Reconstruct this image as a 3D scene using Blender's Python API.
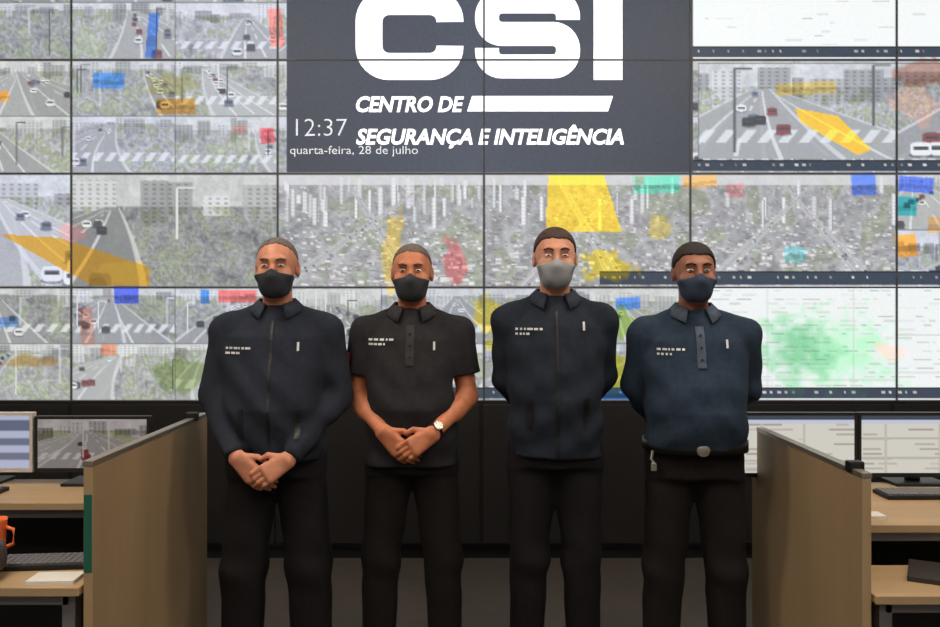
import bpy, bmesh, math, random
import numpy as np
from mathutils import Vector, Matrix

S = bpy.context.scene
COL = S.collection
for o in list(bpy.data.objects):
    bpy.data.objects.remove(o)

# ------------------------------------------------------------------ camera
FPX = 850.0            # focal length in pixels of a 940 x 627 frame
EYE = 1.5              # camera height
HOR = 302.0            # row of the horizon
cd = bpy.data.cameras.new('camera')
cd.sensor_width = 36.0
cd.lens = 36.0 * FPX / 940.0
cd.shift_y = -(313.5 - HOR) / 940.0
cd.clip_start = 0.05
cam = bpy.data.objects.new('camera', cd)
cam.location = (0, 0, EYE)
cam.rotation_euler = (math.radians(90), 0, 0)
COL.objects.link(cam)
S.camera = cam

# ------------------------------------------------------------------ world and exposure
w = bpy.data.worlds.new('world'); S.world = w
w.use_nodes = True
w.node_tree.nodes['Background'].inputs[0].default_value = (0.5, 0.55, 0.65, 1)
w.node_tree.nodes['Background'].inputs[1].default_value = 0.25
S.view_settings.view_transform = 'Standard'
S.view_settings.look = 'None'
S.view_settings.exposure = 0.0
S.view_settings.gamma = 1.0
S.view_settings.use_curve_mapping = False
LAMP = 25.0             # ceiling lamp diffuser strength
SCREEN = 1.0           # screen strength

DW = 4.94              # distance of the video wall's glass
def px(x, d): return (x - 470.0) * d / FPX
def pz(y, d): return EYE - (y - HOR) * d / FPX

# ------------------------------------------------------------------ helpers
def lin(c):
    return tuple(((v / 12.92) if v <= 0.04045 else ((v + 0.055) / 1.055) ** 2.4) for v in c)
def rgb(r, g, b): return lin((r / 255.0, g / 255.0, b / 255.0))

MATS = {}
def mat(name, col, rough=0.6, metal=0.0, noise=0.0, nscale=30.0, bump=0.0, bscale=200.0, emit=0.0, spec=0.4, stretch=None):
    if name in MATS: return MATS[name]
    m = bpy.data.materials.new(name); m.use_nodes = True
    nt = m.node_tree; b = nt.nodes['Principled BSDF']
    b.inputs['Base Color'].default_value = (*col, 1)
    b.inputs['Roughness'].default_value = rough
    b.inputs['Metallic'].default_value = metal
    b.inputs['Specular IOR Level'].default_value = spec
    tc = nt.nodes.new('ShaderNodeTexCoord')
    mp = nt.nodes.new('ShaderNodeMapping')
    nt.links.new(tc.outputs['Object'], mp.inputs['Vector'])
    if stretch: mp.inputs['Scale'].default_value = stretch
    if noise > 0:
        n = nt.nodes.new('ShaderNodeTexNoise'); n.inputs['Scale'].default_value = nscale
        n.inputs['Detail'].default_value = 4
        nt.links.new(mp.outputs['Vector'], n.inputs['Vector'])
        r = nt.nodes.new('ShaderNodeValToRGB')
        r.color_ramp.elements[0].position = 0.3; r.color_ramp.elements[1].position = 0.7
        r.color_ramp.elements[0].color = (*[c * (1 - noise) for c in col], 1)
        r.color_ramp.elements[1].color = (*[min(1, c * (1 + noise)) for c in col], 1)
        nt.links.new(n.outputs['Fac'], r.inputs['Fac'])
        nt.links.new(r.outputs['Color'], b.inputs['Base Color'])
    if bump > 0:
        n2 = nt.nodes.new('ShaderNodeTexNoise'); n2.inputs['Scale'].default_value = bscale
        nt.links.new(mp.outputs['Vector'], n2.inputs['Vector'])
        bp = nt.nodes.new('ShaderNodeBump'); bp.inputs['Strength'].default_value = bump
        bp.inputs['Distance'].default_value = 0.004
        nt.links.new(n2.outputs['Fac'], bp.inputs['Height'])
        nt.links.new(bp.outputs['Normal'], b.inputs['Normal'])
    if emit > 0:
        b.inputs['Emission Color'].default_value = (*col, 1)
        b.inputs['Emission Strength'].default_value = emit
    MATS[name] = m
    return m

def screen_mat(name, strength):
    """a lit display: its picture is stored as colour values on the screen's own grid of points"""
    m = bpy.data.materials.new(name); m.use_nodes = True
    nt = m.node_tree; b = nt.nodes['Principled BSDF']
    a = nt.nodes.new('ShaderNodeAttribute'); a.attribute_name = 'picture'
    b.inputs['Base Color'].default_value = (0.012, 0.012, 0.014, 1)
    b.inputs['Roughness'].default_value = 0.45
    b.inputs['Specular IOR Level'].default_value = 0.2
    nt.links.new(a.outputs['Color'], b.inputs['Emission Color'])
    b.inputs['Emission Strength'].default_value = strength
    return m

def link(o, parent=None):
    COL.objects.link(o)
    if parent is not None: o.parent = parent
    return o

def tag(o, label=None, cat=None, group=None, kind=None):
    if label: o['label'] = label
    if cat: o['category'] = cat
    if group: o['group'] = group
    if kind: o['kind'] = kind
    return o

def empty(name, loc=(0, 0, 0), rz=0.0):
    o = bpy.data.objects.new(name, None)
    o.location = loc; o.rotation_euler = (0, 0, rz); o.empty_display_size = 0.1
    return link(o)

class MB:
    """collects simple shapes into one bmesh"""
    def __init__(self): self.bm = bmesh.new()
    def box(self, x0, x1, y0, y1, z0, z1, bevel=0.0):
        vs = [self.bm.verts.new(p) for p in ((x0,y0,z0),(x1,y0,z0),(x1,y1,z0),(x0,y1,z0),(x0,y0,z1),(x1,y0,z1),(x1,y1,z1),(x0,y1,z1))]
        fs = [self.bm.faces.new([vs[i] for i in q]) for q in ((3,2,1,0),(4,5,6,7),(0,1,5,4),(1,2,6,5),(2,3,7,6),(3,0,4,7))]
        if bevel > 0:
            es = list({e for f in fs for e in f.edges})
            bmesh.ops.bevel(self.bm, geom=es, offset=bevel, segments=2, affect='EDGES', profile=0.6)
        return self
    def tube(self, pts, r, n=10, cap=True, r2=None):
        pts = [Vector(p) for p in pts]
        rings = []
        for i, p in enumerate(pts):
            a = pts[max(0, i - 1)]; b = pts[min(len(pts) - 1, i + 1)]
            t = (b - a).normalized()
            u = t.cross(Vector((0, 0, 1)))
            if u.length < 1e-3: u = t.cross(Vector((1, 0, 0)))
            u.normalize(); v = t.cross(u)
            rr = r if r2 is None else r + (r2 - r) * i / (len(pts) - 1)
            rings.append([self.bm.verts.new(p + (u * math.cos(k * 2 * math.pi / n) + v * math.sin(k * 2 * math.pi / n)) * rr) for k in range(n)])
        for a, b in zip(rings, rings[1:]):
            for k in range(n):
                self.bm.faces.new((a[k], a[(k + 1) % n], b[(k + 1) % n], b[k]))
        if cap:
            self.bm.faces.new(rings[0][::-1]); self.bm.faces.new(rings[-1])
        return self
    def lathe(self, prof, n=24, c=(0, 0, 0)):
        rings = [[self.bm.verts.new((c[0] + r * math.cos(k * 2 * math.pi / n), c[1] + r * math.sin(k * 2 * math.pi / n), c[2] + z)) for k in range(n)] for r, z in prof]
        for a, b in zip(rings, rings[1:]):
            for k in range(n):
                self.bm.faces.new((a[k], a[(k + 1) % n], b[(k + 1) % n], b[k]))
        self.bm.faces.new(rings[0][::-1]); self.bm.faces.new(rings[-1])
        return self
    def prism(self, poly, y0, y1):
        """poly of (x, z) pulled along y"""
        a = [self.bm.verts.new((x, y0, z)) for x, z in poly]
        b = [self.bm.verts.new((x, y1, z)) for x, z in poly]
        n = len(poly)
        self.bm.faces.new(a); self.bm.faces.new(b[::-1])
        for i in range(n):
            self.bm.faces.new((a[i], b[i], b[(i + 1) % n], a[(i + 1) % n]))
        return self
    def mesh(self, name, smooth=False):
        bmesh.ops.recalc_face_normals(self.bm, faces=self.bm.faces)
        me = bpy.data.meshes.new(name); self.bm.to_mesh(me); self.bm.free()
        if smooth: me.shade_smooth()
        return me
    def build(self, name, m, parent=None, smooth=False):
        me = self.mesh(name, smooth)
        me.materials.append(m)
        return link(bpy.data.objects.new(name, me), parent)

def copy_tree(o, parent=None):
    c = o.copy(); COL.objects.link(c); c.parent = parent
    for ch in list(o.children): copy_tree(ch, c)
    return c

def np_mesh(name, V, Q, m, parent=None, smooth=True):
    me = bpy.data.meshes.new(name)
    me.vertices.add(len(V)); me.vertices.foreach_set('co', np.asarray(V, np.float32).ravel())
    n = Q.shape[1]
    me.loops.add(Q.size); me.loops.foreach_set('vertex_index', np.asarray(Q, np.int32).ravel())
    me.polygons.add(len(Q)); me.polygons.foreach_set('loop_start', np.arange(0, Q.size, n, dtype=np.int32))
    me.update(calc_edges=True)
    if smooth: me.shade_smooth()
    if m: me.materials.append(m)
    return link(bpy.data.objects.new(name, me), parent)

# ------------------------------------------------------------------ room
M_floor = mat('floor_vinyl', rgb(72, 66, 61), 0.55, noise=0.12, nscale=14, bump=0.1, bscale=60)
M_wall = mat('painted_wall', rgb(150, 150, 152), 0.8, noise=0.04, nscale=6, bump=0.05)
M_ceil = mat('ceiling_paint', rgb(170, 170, 170), 0.9, noise=0.03)
M_black = mat('black_laminate', rgb(26, 24, 25), 0.55, noise=0.1, nscale=20)
RX, RY0, RY1, RZ = 4.4, -3.2, 5.35, 3.95
def struct(name, mb, m, parent=None):
    return tag(mb.build(name, m, parent), kind='structure')
struct('floor', MB().box(-RX, RX, RY0, RY1, -0.1, 0), M_floor)
struct('ceiling', MB().box(-RX, RX, RY0, RY1, RZ, RZ + 0.1), M_ceil)
struct('wall_back', MB().box(-RX, RX, RY1, RY1 + 0.1, 0, RZ), M_black)
struct('wall_left', MB().box(-RX - 0.1, -RX, RY0, RY1, 0, RZ), M_wall)
struct('wall_right', MB().box(RX, RX + 0.1, RY0, RY1, 0, RZ), M_wall)
struct('wall_front', MB().box(-RX, RX, RY0 - 0.1, RY0, 0, RZ), M_wall)

# ceiling lamps of the room; the row over the men added to brighten partitions
M_dif = mat('lamp_diffuser', (1.0, 0.89, 0.75), 0.5, emit=LAMP)
M_lampframe = mat('lamp_frame_white', rgb(205, 205, 205), 0.4)
k = 0
for lx in (-1.7, 1.7):
    for ly, row in ((-1.8, 'far behind the camera'), (0.7, 'just ahead of the camera'), (2.75, 'added fill over the men')):
        r = empty('ceiling_light', (lx, ly, RZ))
        tag(r, 'flat white ceiling light, %s row, on the %s' % (row, 'left' if lx < 0 else 'right'), 'ceiling light', 'ceiling lights')
        f = MB(); f.box(-0.62, 0.62, -0.32, -0.30, -0.05, 0); f.box(-0.62, 0.62, 0.30, 0.32, -0.05, 0)
        f.box(-0.62, -0.60, -0.30, 0.30, -0.05, 0); f.box(0.60, 0.62, -0.30, 0.30, -0.05, 0)
        f.build('frame', M_lampframe, r)
        MB().box(-0.60, 0.60, -0.30, 0.30, -0.04, -0.01).build('diffuser', M_dif, r)

# ------------------------------------------------------------------ the picture on the video wall
# canvas in frame pixels, one sample per 2 px, rows top to bottom
PITX, PITY = 206.3, 113.7
CX0, CY0 = 484 - 3 * PITX, 60 - PITY            # 6 columns x 4 rows
NCX, NCY = 6, 4
STEP = 1.25
CW, CH = int(NCX * PITX / STEP) + 2, int(NCY * PITY / STEP) + 2
rng = np.random.default_rng(7)
canvas = np.full((CH, CW, 3), 0.5, np.float32)
YY, XX = np.mgrid[0:CH, 0:CW].astype(np.float32)
XX = XX * STEP + CX0; YY = YY * STEP + CY0
def vnoise(h, wd, cell, seed):
    g = np.random.default_rng(seed).random((int(h / cell) + 3, int(wd / cell) + 3))
    y = np.arange(h) / cell; x = np.arange(wd) / cell
    iy = y.astype(int); ix = x.astype(int); fy = (y - iy)[:, None]; fx = (x - ix)[None]
    a = g[iy][:, ix]; b = g[iy][:, ix + 1]; c = g[iy + 1][:, ix]; d = g[iy + 1][:, ix + 1]
    return (a * (1 - fx) + b * fx) * (1 - fy) + (c * (1 - fx) + d * fx) * fy
def region(x0, y0, x1, y1):
    return (slice(max(0, int(round((y0 - CY0) / STEP))), min(CH, max(0, int(round((y1 - CY0) / STEP))))),
            slice(max(0, int(round((x0 - CX0) / STEP))), min(CW, max(0, int(round((x1 - CX0) / STEP))))))
def street(h, wd, seed):
    """a traffic camera's view: sky and facades above, a road with stripes and cars running away"""
    r = np.random.default_rng(seed)
    v, u = np.mgrid[0:h, 0:wd].astype(np.float32); v /= max(1, h - 1); u /= max(1, wd - 1)
    base = r.uniform(0.56, 0.70)
    hz = r.uniform(0.10, 0.30); vx = r.uniform(0.15, 0.85)
    n1 = vnoise(h, wd, 3, seed); n2 = vnoise(h, wd, 8, seed + 1); n3 = vnoise(h, wd, 24, seed + 2)
    im = np.zeros((h, wd, 3), np.float32)
    im[:] = (base + (n1 - 0.5) * 0.22 + (n2 - 0.5) * 0.30 + (n3 - 0.5) * 0.25)[..., None]
    sky = v < hz
    im[sky] = im[sky] * 0.35 + 0.56
    x = 0.0                                                 # facades along the horizon, with window rows
    while x < 1:
        bw = r.uniform(0.05, 0.22); top = hz * r.uniform(0.1, 0.9); bot = hz + r.uniform(0.02, 0.22)
        m = (u > x) & (u < x + bw) & (v > top) & (v < bot)
        t = r.uniform(0.45, 0.9); im[m] = im[m] * 0.3 + t * 0.7
        wn = m & (np.sin(u * 160) > 0.2) & (np.sin(v * 150) > 0.1); im[wn] *= 0.72
        x += bw * r.uniform(0.8, 1.6)
    veg = (n2 * 0.6 + n3 * 0.4 > 0.54) & ~sky
    im[veg] *= np.array([0.80, 0.84, 0.68], np.float32)
    t = (v - hz) / (1 - hz)
    for rd in range(r.integers(1, 3)):
        slope = r.uniform(-1.1, 1.1); wid = r.uniform(0.28, 0.7); cv = r.uniform(-0.5, 0.5)
        c = vx + slope * t * 0.7 + cv * t * t * 0.5
        road = (t > 0.02) & (np.abs(u - c) < 0.03 + wid * t)
        tone = base * r.uniform(0.80, 1.08)
        im[road] = im[road] * 0.16 + tone * 0.84
        edge = (t > 0.02) & (np.abs(np.abs(u - c) - 0.03 - wid * t) < 0.004 + 0.016 * t); im[edge] = im[edge] * 0.3 + 0.6
        for q in (-0.5, 0.0, 0.45):
            ln = (t > 0.05) & (np.abs(u - (c + q * wid * t)) < 0.003 + 0.010 * t) & (np.sin(16 / (t + 0.3)) > (-1.1 if q else 0))
            im[ln] = im[ln] * 0.25 + 0.68
    if r.random() < 0.4:
        fq = r.uniform(40, 60); cw = (t > 0.60) & (t < 0.78) & (np.sin((u + v * 0.4) * fq) > 0)
        im[cw] = im[cw] * 0.2 + 0.72
    cars = sorted(r.uniform(0.06, 0.95) for _ in range(r.integers(5, 14)))
    for tt in cars:
        cx = vx + slope * tt * 0.7 + r.uniform(-0.85, 0.85) * wid * tt; cy = hz + tt * (1 - hz)
        sw = 0.012 + 0.045 * tt; sh = 0.018 + 0.06 * tt
        col = np.array([[0.16, 0.17, 0.19], [0.24, 0.24, 0.26], [0.88, 0.88, 0.9], [0.92, 0.92, 0.92], [0.55, 0.2, 0.2], [0.35, 0.4, 0.5]][r.integers(0, 6)], np.float32)
        e = ((u - cx) / sw) ** 4 + ((v - cy) / sh) ** 4
        shd = ((u - cx) / (sw * 1.15)) ** 2 + ((v - cy - sh * 0.9) / (sh * 0.4)) ** 2
        im[shd < 1] *= 0.6
        im[e < 1] = col
        im[(np.abs(u - cx) < sw * 0.7) & (np.abs(v - cy + sh * 0.15) < sh * 0.28)] = 0.22
    for i in range(r.integers(1, 4)):                      # lamp posts
        q = r.uniform(0, 1); y0 = r.uniform(0, 0.3); y1 = r.uniform(0.5, 0.95); c = r.choice([0.25, 0.85])
        im[(np.abs(u - q) < 0.006) & (v > y0) & (v < y1)] = c
        im[(np.abs(v - y0) < 0.008) & (u > q) & (u < q + 0.09)] = c
    im *= np.array([[0.99, 1.0, 0.97], [0.97, 0.99, 1.06], [0.98, 1.0, 1.03]][r.integers(0, 3)], np.float32)
    return im
def aerial(h, wd, seed, tower=0.3):
    """a city seen from a height: blocks growing towards the viewer, slab towers far off, avenues"""
    r = np.random.default_rng(seed)
    v, u = np.mgrid[0:h, 0:wd].astype(np.float32)
    im = np.zeros((h, wd, 3), np.float32)
    n2 = vnoise(h, wd, 7, seed); n3 = vnoise(h, wd, 26, seed + 3)
    im[:] = (0.60 + (n2 - 0.5) * 0.22 + (n3 - 0.5) * 0.2)[..., None]
    im[n3 > 0.62] *= np.array([0.86, 0.90, 0.74], np.float32)
    hz = int(h * 0.10)
    ys = np.sort(hz + (h - hz) * r.random(int(h * wd / 60)) ** 1.25)
    for y in ys:
        t = (y - hz) / (h - hz); x = int(r.integers(-4, wd)); y = int(y)
        bw = int(r.integers(2, 4) + t * r.integers(2, 12)); bh = int(r.integers(1, 3) + t * r.integers(1, 6))
        c = r.uniform(0.50, 0.93) * np.array([1.0, r.uniform(0.96, 1.0), r.uniform(0.92, 1.02)])
        x0, x1 = max(0, x), max(0, x + bw)
        im[y:y + bh, x0:x1] = c; im[y + bh:y + bh + max(1, bh // 2), x0:x1] = c * r.uniform(0.5, 0.8)
    for i in range(int(wd * tower / 7)):
        x = int(r.integers(0, wd)); t0 = int(r.integers(2, max(3, int(h * 0.25)))); hh = int(r.integers(8, max(9, int(h * 0.30)))); bw = int(r.integers(3, 8))
        im[t0:t0 + hh, x:x + bw] = r.uniform(0.80, 0.95); im[t0:t0 + hh, x + bw:x + bw + 2] = 0.52
        im[t0:t0 + hh:3, x:x + bw] *= 0.85
    for a in (r.uniform(0.5, 1.2), r.uniform(-1.8, -0.9)):
        c = r.uniform(0.1, 0.9) * wd
        tt = np.clip((v - hz) / (h - hz), 0, 1)
        d = np.abs(u - c - a * (v - hz)) / (3 + 12 * tt)
        on = (d < 1) & (v > hz); im[on] = im[on] * 0.15 + 0.54
        im[on & (d > 0.45) & (d < 0.55)] = 0.88; im[on & (d > 0.9)] = 0.80
        for i in range(26):
            q = r.uniform(0.05, 1); y = int(hz + q * (h - hz)); x = int(c + a * (y - hz) + r.uniform(-0.8, 0.8) * (3 + 12 * q)); z = int(1 + 3 * q)
            if 0 < x < wd - 5: im[y:y + z, x:x + z + 1] = r.choice([0.2, 0.95, 0.3])
    sk = v < hz; im[sk] = im[sk] * 0.25 + 0.64
    return im
def doc(h, wd, seed, tone=0.95, dense=0.45):
    """a bright page of tables and thin lines"""
    r = np.random.default_rng(seed)
    im = np.full((h, wd, 3), tone, np.float32)
    im *= np.array([0.98, 1.0, 1.0], np.float32)
    st = max(5, h // 26)
    for y in range(4, h - 3, st):
        x = 2
        while x < wd - 6:
            L = int(r.integers(6, 30))
            if r.random() < dense: im[y:y + 2, x:x + L] = tone - r.uniform(0.05, 0.22)
            x += L + int(r.integers(2, 14))
    for i in range(2):
        y = int(r.uniform(0.3, 0.95) * h); im[y:y + 2, :] = tone - 0.14 * dense * 2
        x = int(r.uniform(0.1, 0.9) * wd); im[:, x:x + 2] = tone - 0.10 * dense * 2
    return im
def put(x0, y0, x1, y1, fn, seed, **kw):
    ry, rx = region(x0, y0, x1, y1)
    h, wd = ry.stop - ry.start, rx.stop - rx.start
    if h > 2 and wd > 2:
        im = fn(h * 2, wd * 2, seed, **kw)
        im = im.reshape(h, 2, wd, 2, 3).mean(axis=(1, 3))
        if fn is not doc:                                   # washed-out camera pictures
            g = im.mean(axis=2, keepdims=True)
            im = (g + (im - g) * 0.75) * 0.84 + np.array([0.165, 0.17, 0.185], np.float32)
        canvas[ry, rx] = im
        canvas[ry.start, rx] = canvas[ry.start, rx] * 0.5 + 0.12
        canvas[ry, rx.start] = canvas[ry, rx.start] * 0.6 + 0.1
def taskbar(x0, x1, y0, y1, seed):
    ry, rx = region(x0, y0, x1, y1)
    canvas[ry, rx] = (0.25, 0.29, 0.35)
    r = np.random.default_rng(seed)
    ym = (ry.start + ry.stop) // 2
    for x in range(rx.start + 4, rx.stop - 4, 6):
        if r.random() < 0.6: canvas[ym - 1:ym + 1, x:x + int(r.integers(1, 4))] = r.uniform(0.5, 0.85)
    canvas[ry.start, rx] = 0.12
def fillc(x0, y0, x1, y1, c):
    ry, rx = region(x0, y0, x1, y1); canvas[ry, rx] = c
RAG = vnoise(CH, CW, 5, 4242) * 0.6 + vnoise(CH, CW, 13, 4243) * 0.4
def soft(cx, cy, rx, ry, col, a=0.8, p=4):
    """tints a patch of a feed: p 4 a crisp hoarding, awning or vehicle, p 3 a ragged lawn or crowd, p 2 a map area"""
    sk = 0.12 * math.sin(cx * 1.7 + cy)                    # each leans a little differently
    u, v = (XX - cx - sk * (YY - cy)) / rx, (YY - cy + sk * 0.8 * (XX - cx)) / ry
    if p == 4:
        d = np.maximum(np.abs(u), np.abs(v)) * 2.0 - 1.0
        al = np.clip((0.85 - d) * 6, 0, 1)
    else:
        d = np.sqrt(u * u + v * v) + (RAG - 0.5) * 1.3
        al = np.clip((1.15 - d) * (3.5 if p == 3 else 1.0), 0, 1)
    al = (al * a * 0.8)[..., None]
    lum = canvas.mean(axis=2, keepdims=True)
    shade = 0.30 + 1.0 * lum
    if p == 4: shade = shade * np.where(np.sin(v * 4.5 + 0.6) > 0.55, 0.82, 1.0)[..., None]
    canvas[:] = canvas * (1 - al) + al * (np.array(col, np.float32) * shade)
def halfplane(poly, col, a=0.9):
    """the same for a polygon"""
    m = np.ones(XX.shape, bool)
    n = len(poly)
    for i in range(n):
        x0, y0 = poly[i]; x1, y1 = poly[(i + 1) % n]
        m &= ((x1 - x0) * (YY - y0) - (y1 - y0) * (XX - x0)) >= 0
    lum = canvas.mean(axis=2, keepdims=True)
    out = canvas * (1 - a) + a * (np.array(col, np.float32) * (0.5 + 0.85 * lum))
    canvas[m] = out[m]

colx = [CX0 + i * PITX for i in range(NCX + 1)]
rowy = [CY0 + i * PITY for i in range(NCY + 1)]
sd = 100
for ci in range(NCX):
    for ri in range(NCY):
        x0, x1, y0, y1 = colx[ci], colx[ci + 1], rowy[ri], rowy[ri + 1]
        if ri == 2 and ci in (2, 3):
            put(x0, y0, x1, y1, aerial, sd, tower=0.9 if ci == 2 else 0.3)
        elif ri == 2 and ci == 4:
            put(x0, y0, x1, y1, aerial, sd, tower=0.2)
        elif ri == 2 and ci in (0, 1):
            put(x0, y0, x1, y1, street, sd)
        elif ri == 3 and ci in (4, 5):
            put(x0, y0, x1, y1, doc, sd, tone=0.96)
        elif ri == 0 and ci in (4, 5):
            put(x0, y0, x1, y1, doc, sd, tone=0.985, dense=0.06)
        else:
            xm, ym = (x0 + x1) / 2, (y0 + y1) / 2
            for a, b in ((x0, xm), (xm, x1)):
                for c, d in ((y0, ym), (ym, y1)):
                    put(a, c, b, d, street, sd); sd += 1
        sd += 1
# big road feeds beside and below the logo
put(698, 62, 896, 160, street, 905)
put(896, 62, 1108, 160, street, 911)
put(484, 288, 590, 345, street, 933); put(484, 345, 590, 388, street, 941)
# dark logo window over the four middle panels
flare_ramp = 0.29 + 0.07 * (1 - np.clip(np.abs(XX - 470) / 230, 0, 1))  # lens flare painted into the window's colour, brightest at its middle
ry_, rx_ = region(286, CY0, 692, 174)
canvas[ry_, rx_] = flare_ramp[ry_, rx_][..., None] * np.array([0.92, 0.98, 1.12], np.float32)
taskbar(692, 1108, 48, 59, 1); taskbar(692, 1108, 161, 173, 2); taskbar(600, 1108, 273, 286, 3); taskbar(277, 1108, 389, 400, 4)
fillc(700, 287, 1108, 289, (0.9, 0.93, 0.95))
# coloured things the feeds show
halfplane([(0, 234), (60, 238), (150, 268), (150, 287), (92, 287)], (0.72, 0.55, 0.22))
soft(122, 274, 26, 12, (0.93, 0.75, 0.32), 0.9, 3)
halfplane([(548, 175), (604, 175), (622, 232), (545, 232)], (0.95, 0.80, 0.24), 0.85)
soft(606, 268, 26, 15, (0.95, 0.82, 0.2), 0.85, 3)
soft(657, 184, 26, 10, (0.35, 0.85, 0.72), 0.85)
soft(700, 181, 18, 7, (0.95, 0.68, 0.3), 0.8)
soft(660, 228, 10, 14, (0.9, 0.8, 0.35), 0.7, 3)
soft(392, 250, 9, 38, (0.93, 0.78, 0.3), 0.7, 3)
soft(455, 258, 10, 24, (0.9, 0.35, 0.35), 0.6, 3)
soft(108, 80, 18, 9, (0.25, 0.55, 0.95), 0.9)
soft(152, 36, 6, 26, (0.2, 0.45, 0.9), 0.85)
soft(176, 106, 22, 9, (0.75, 0.5, 0.12), 0.8)
soft(170, 84, 24, 12, (0.62, 0.6, 0.32), 0.6, 3)
soft(4, 96, 6, 6, (1.0, 0.65, 0.2), 0.9)
soft(276, 28, 7, 22, (0.95, 0.4, 0.35), 0.7)
soft(268, 136, 8, 9, (0.9, 0.25, 0.3), 0.8)
soft(240, 130, 8, 5, (0.9, 0.5, 0.45), 0.5)
soft(864, 184, 14, 12, (0.28, 0.45, 0.95), 0.9)
soft(915, 184, 20, 9, (0.25, 0.4, 0.95), 0.9)
soft(906, 206, 11, 11, (0.1, 0.65, 0.7), 0.9)
soft(906, 246, 11, 13, (0.95, 0.6, 0.15), 0.9)
soft(934, 225, 8, 9, (0.85, 0.6, 0.3), 0.7)
soft(640, 180, 5, 5, (0.8, 0.5, 0.4), 0.5)
halfplane([(795, 108), (838, 116), (872, 150), (858, 156), (800, 122)], (0.93, 0.74, 0.25))
soft(806, 88, 34, 7, (0.85, 0.72, 0.3), 0.75)
soft(918, 72, 26, 12, (0.62, 0.45, 0.40), 0.85, 3)
soft(915, 105, 22, 18, (0.9, 0.72, 0.66), 0.7, 3)
soft(735, 190, 10, 8, (0.92, 0.45, 0.45), 0.5)
soft(72, 232, 12, 9, (0.95, 0.62, 0.62), 0.6, 3)
soft(126, 295, 14, 9, (0.2, 0.3, 0.9), 0.9)
soft(8, 322, 12, 6, (0.3, 0.5, 0.8), 0.8)
soft(86, 326, 8, 22, (0.78, 0.52, 0.45), 0.7)
soft(205, 296, 5, 8, (0.15, 0.45, 0.85), 0.9)
soft(238, 296, 22, 7, (0.95, 0.3, 0.3), 0.75)
soft(108, 350, 9, 6, (0.85, 0.45, 0.3), 0.8)
soft(35, 362, 22, 6, (0.68, 0.5, 0.25), 0.7, 3)
soft(180, 375, 26, 16, (0.42, 0.52, 0.22), 0.6, 3)
soft(490, 318, 12, 20, (0.88, 0.78, 0.2), 0.8, 3)
soft(492, 345, 8, 6, (0.9, 0.85, 0.25), 0.8)
soft(628, 303, 14, 7, (0.2, 0.5, 0.95), 0.85)
soft(622, 322, 10, 16, (0.5, 0.68, 0.2), 0.7, 3)
soft(612, 376, 16, 22, (0.75, 0.75, 0.1), 0.85, 3)
soft(625, 395, 26, 7, (0.15, 0.45, 0.85), 0.85)
soft(830, 352, 74, 42, (0.50, 0.80, 0.58), 0.80, 2)
soft(800, 350, 40, 34, (0.32, 0.60, 0.42), 0.6, 2)
soft(893, 352, 16, 8, (0.95, 0.72, 0.68), 0.7, 3)
soft(795, 255, 12, 9, (0.4, 0.85, 0.9), 0.6)
soft(690, 392, 20, 5, (0.2, 0.35, 0.6), 0.5)
canvas = np.clip(canvas, 0.02, 0.985)
canvas += rng.normal(0, 0.012, canvas.shape).astype(np.float32)
canvas = np.clip(canvas, 0.015, 0.99)
def to_lin(a): return np.where(a <= 0.04045, a / 12.92, ((a + 0.055) / 1.055) ** 2.4)

M_screen = screen_mat('video_wall_picture', SCREEN)
M_bezel = mat('panel_bezel_black', rgb(84, 86, 92), 0.5)
def screen_grid(name, x0, x1, y, z0, z1, img, m, parent):
    """a flat screen facing -y, img rows from top to bottom"""
    h, wd = img.shape[:2]
    xs = np.linspace(x0, x1, wd); zs = np.linspace(z1, z0, h)
    V = np.zeros((h, wd, 3), np.float32); V[..., 0] = xs[None]; V[..., 1] = y; V[..., 2] = zs[:, None]
    idx = np.arange(h * wd).reshape(h, wd)
    Q = np.stack([idx[:-1, :-1], idx[1:, :-1], idx[1:, 1:], idx[:-1, 1:]], -1).reshape(-1, 4)
    o = np_mesh(name, V.reshape(-1, 3), Q, m, parent, smooth=False)
    at = o.data.color_attributes.new('picture', 'FLOAT_COLOR', 'POINT')
    c = np.ones((h * wd, 4), np.float32); c[:, :3] = to_lin(img.reshape(-1, 3))
    at.data.foreach_set('color', c.ravel())
    return o
wall = empty('video_wall', (0, DW, 0))
tag(wall, 'large video wall of tiled display panels with dark logo window and traffic feeds', 'video wall')
SW = DW / FPX                                   # metres per frame pixel at the wall
pw, ph = PITX * SW, PITY * SW
mb = MB(); bz = 0.005
mb.box(-pw/2 + 0.0004, pw/2 - 0.0004, 0.002, 0.07, -ph/2 + 0.0004, ph/2 - 0.0004)
mb.box(-pw/2, -pw/2 + bz, -0.004, 0.003, -ph/2, ph/2); mb.box(pw/2 - bz, pw/2, -0.004, 0.003, -ph/2, ph/2)
mb.box(-pw/2 + bz, pw/2 - bz, -0.004, 0.003, -ph/2, -ph/2 + bz); mb.box(-pw/2 + bz, pw/2 - bz, -0.004, 0.003, ph/2 - bz, ph/2)
housing = mb.mesh('display_panel'); housing.materials.append(M_bezel)
for ci in range(NCX):
    for ri in range(NCY):
        cx = px((colx[ci] + colx[ci + 1]) / 2, DW); cz = pz((rowy[ri] + rowy[ri + 1]) / 2, DW)
        p = link(bpy.data.objects.new('display_panel', housing), wall); p.location = (cx, 0, cz)
        ry_, rx_ = region(colx[ci], rowy[ri], colx[ci + 1], rowy[ri + 1])
        img = canvas[ry_.start:ry_.stop + 1, rx_.start:rx_.stop + 1]
        screen_grid('screen', -pw/2 + bz, pw/2 - bz, 0.0, -ph/2 + bz, ph/2 - bz, img, M_screen, p)

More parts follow.
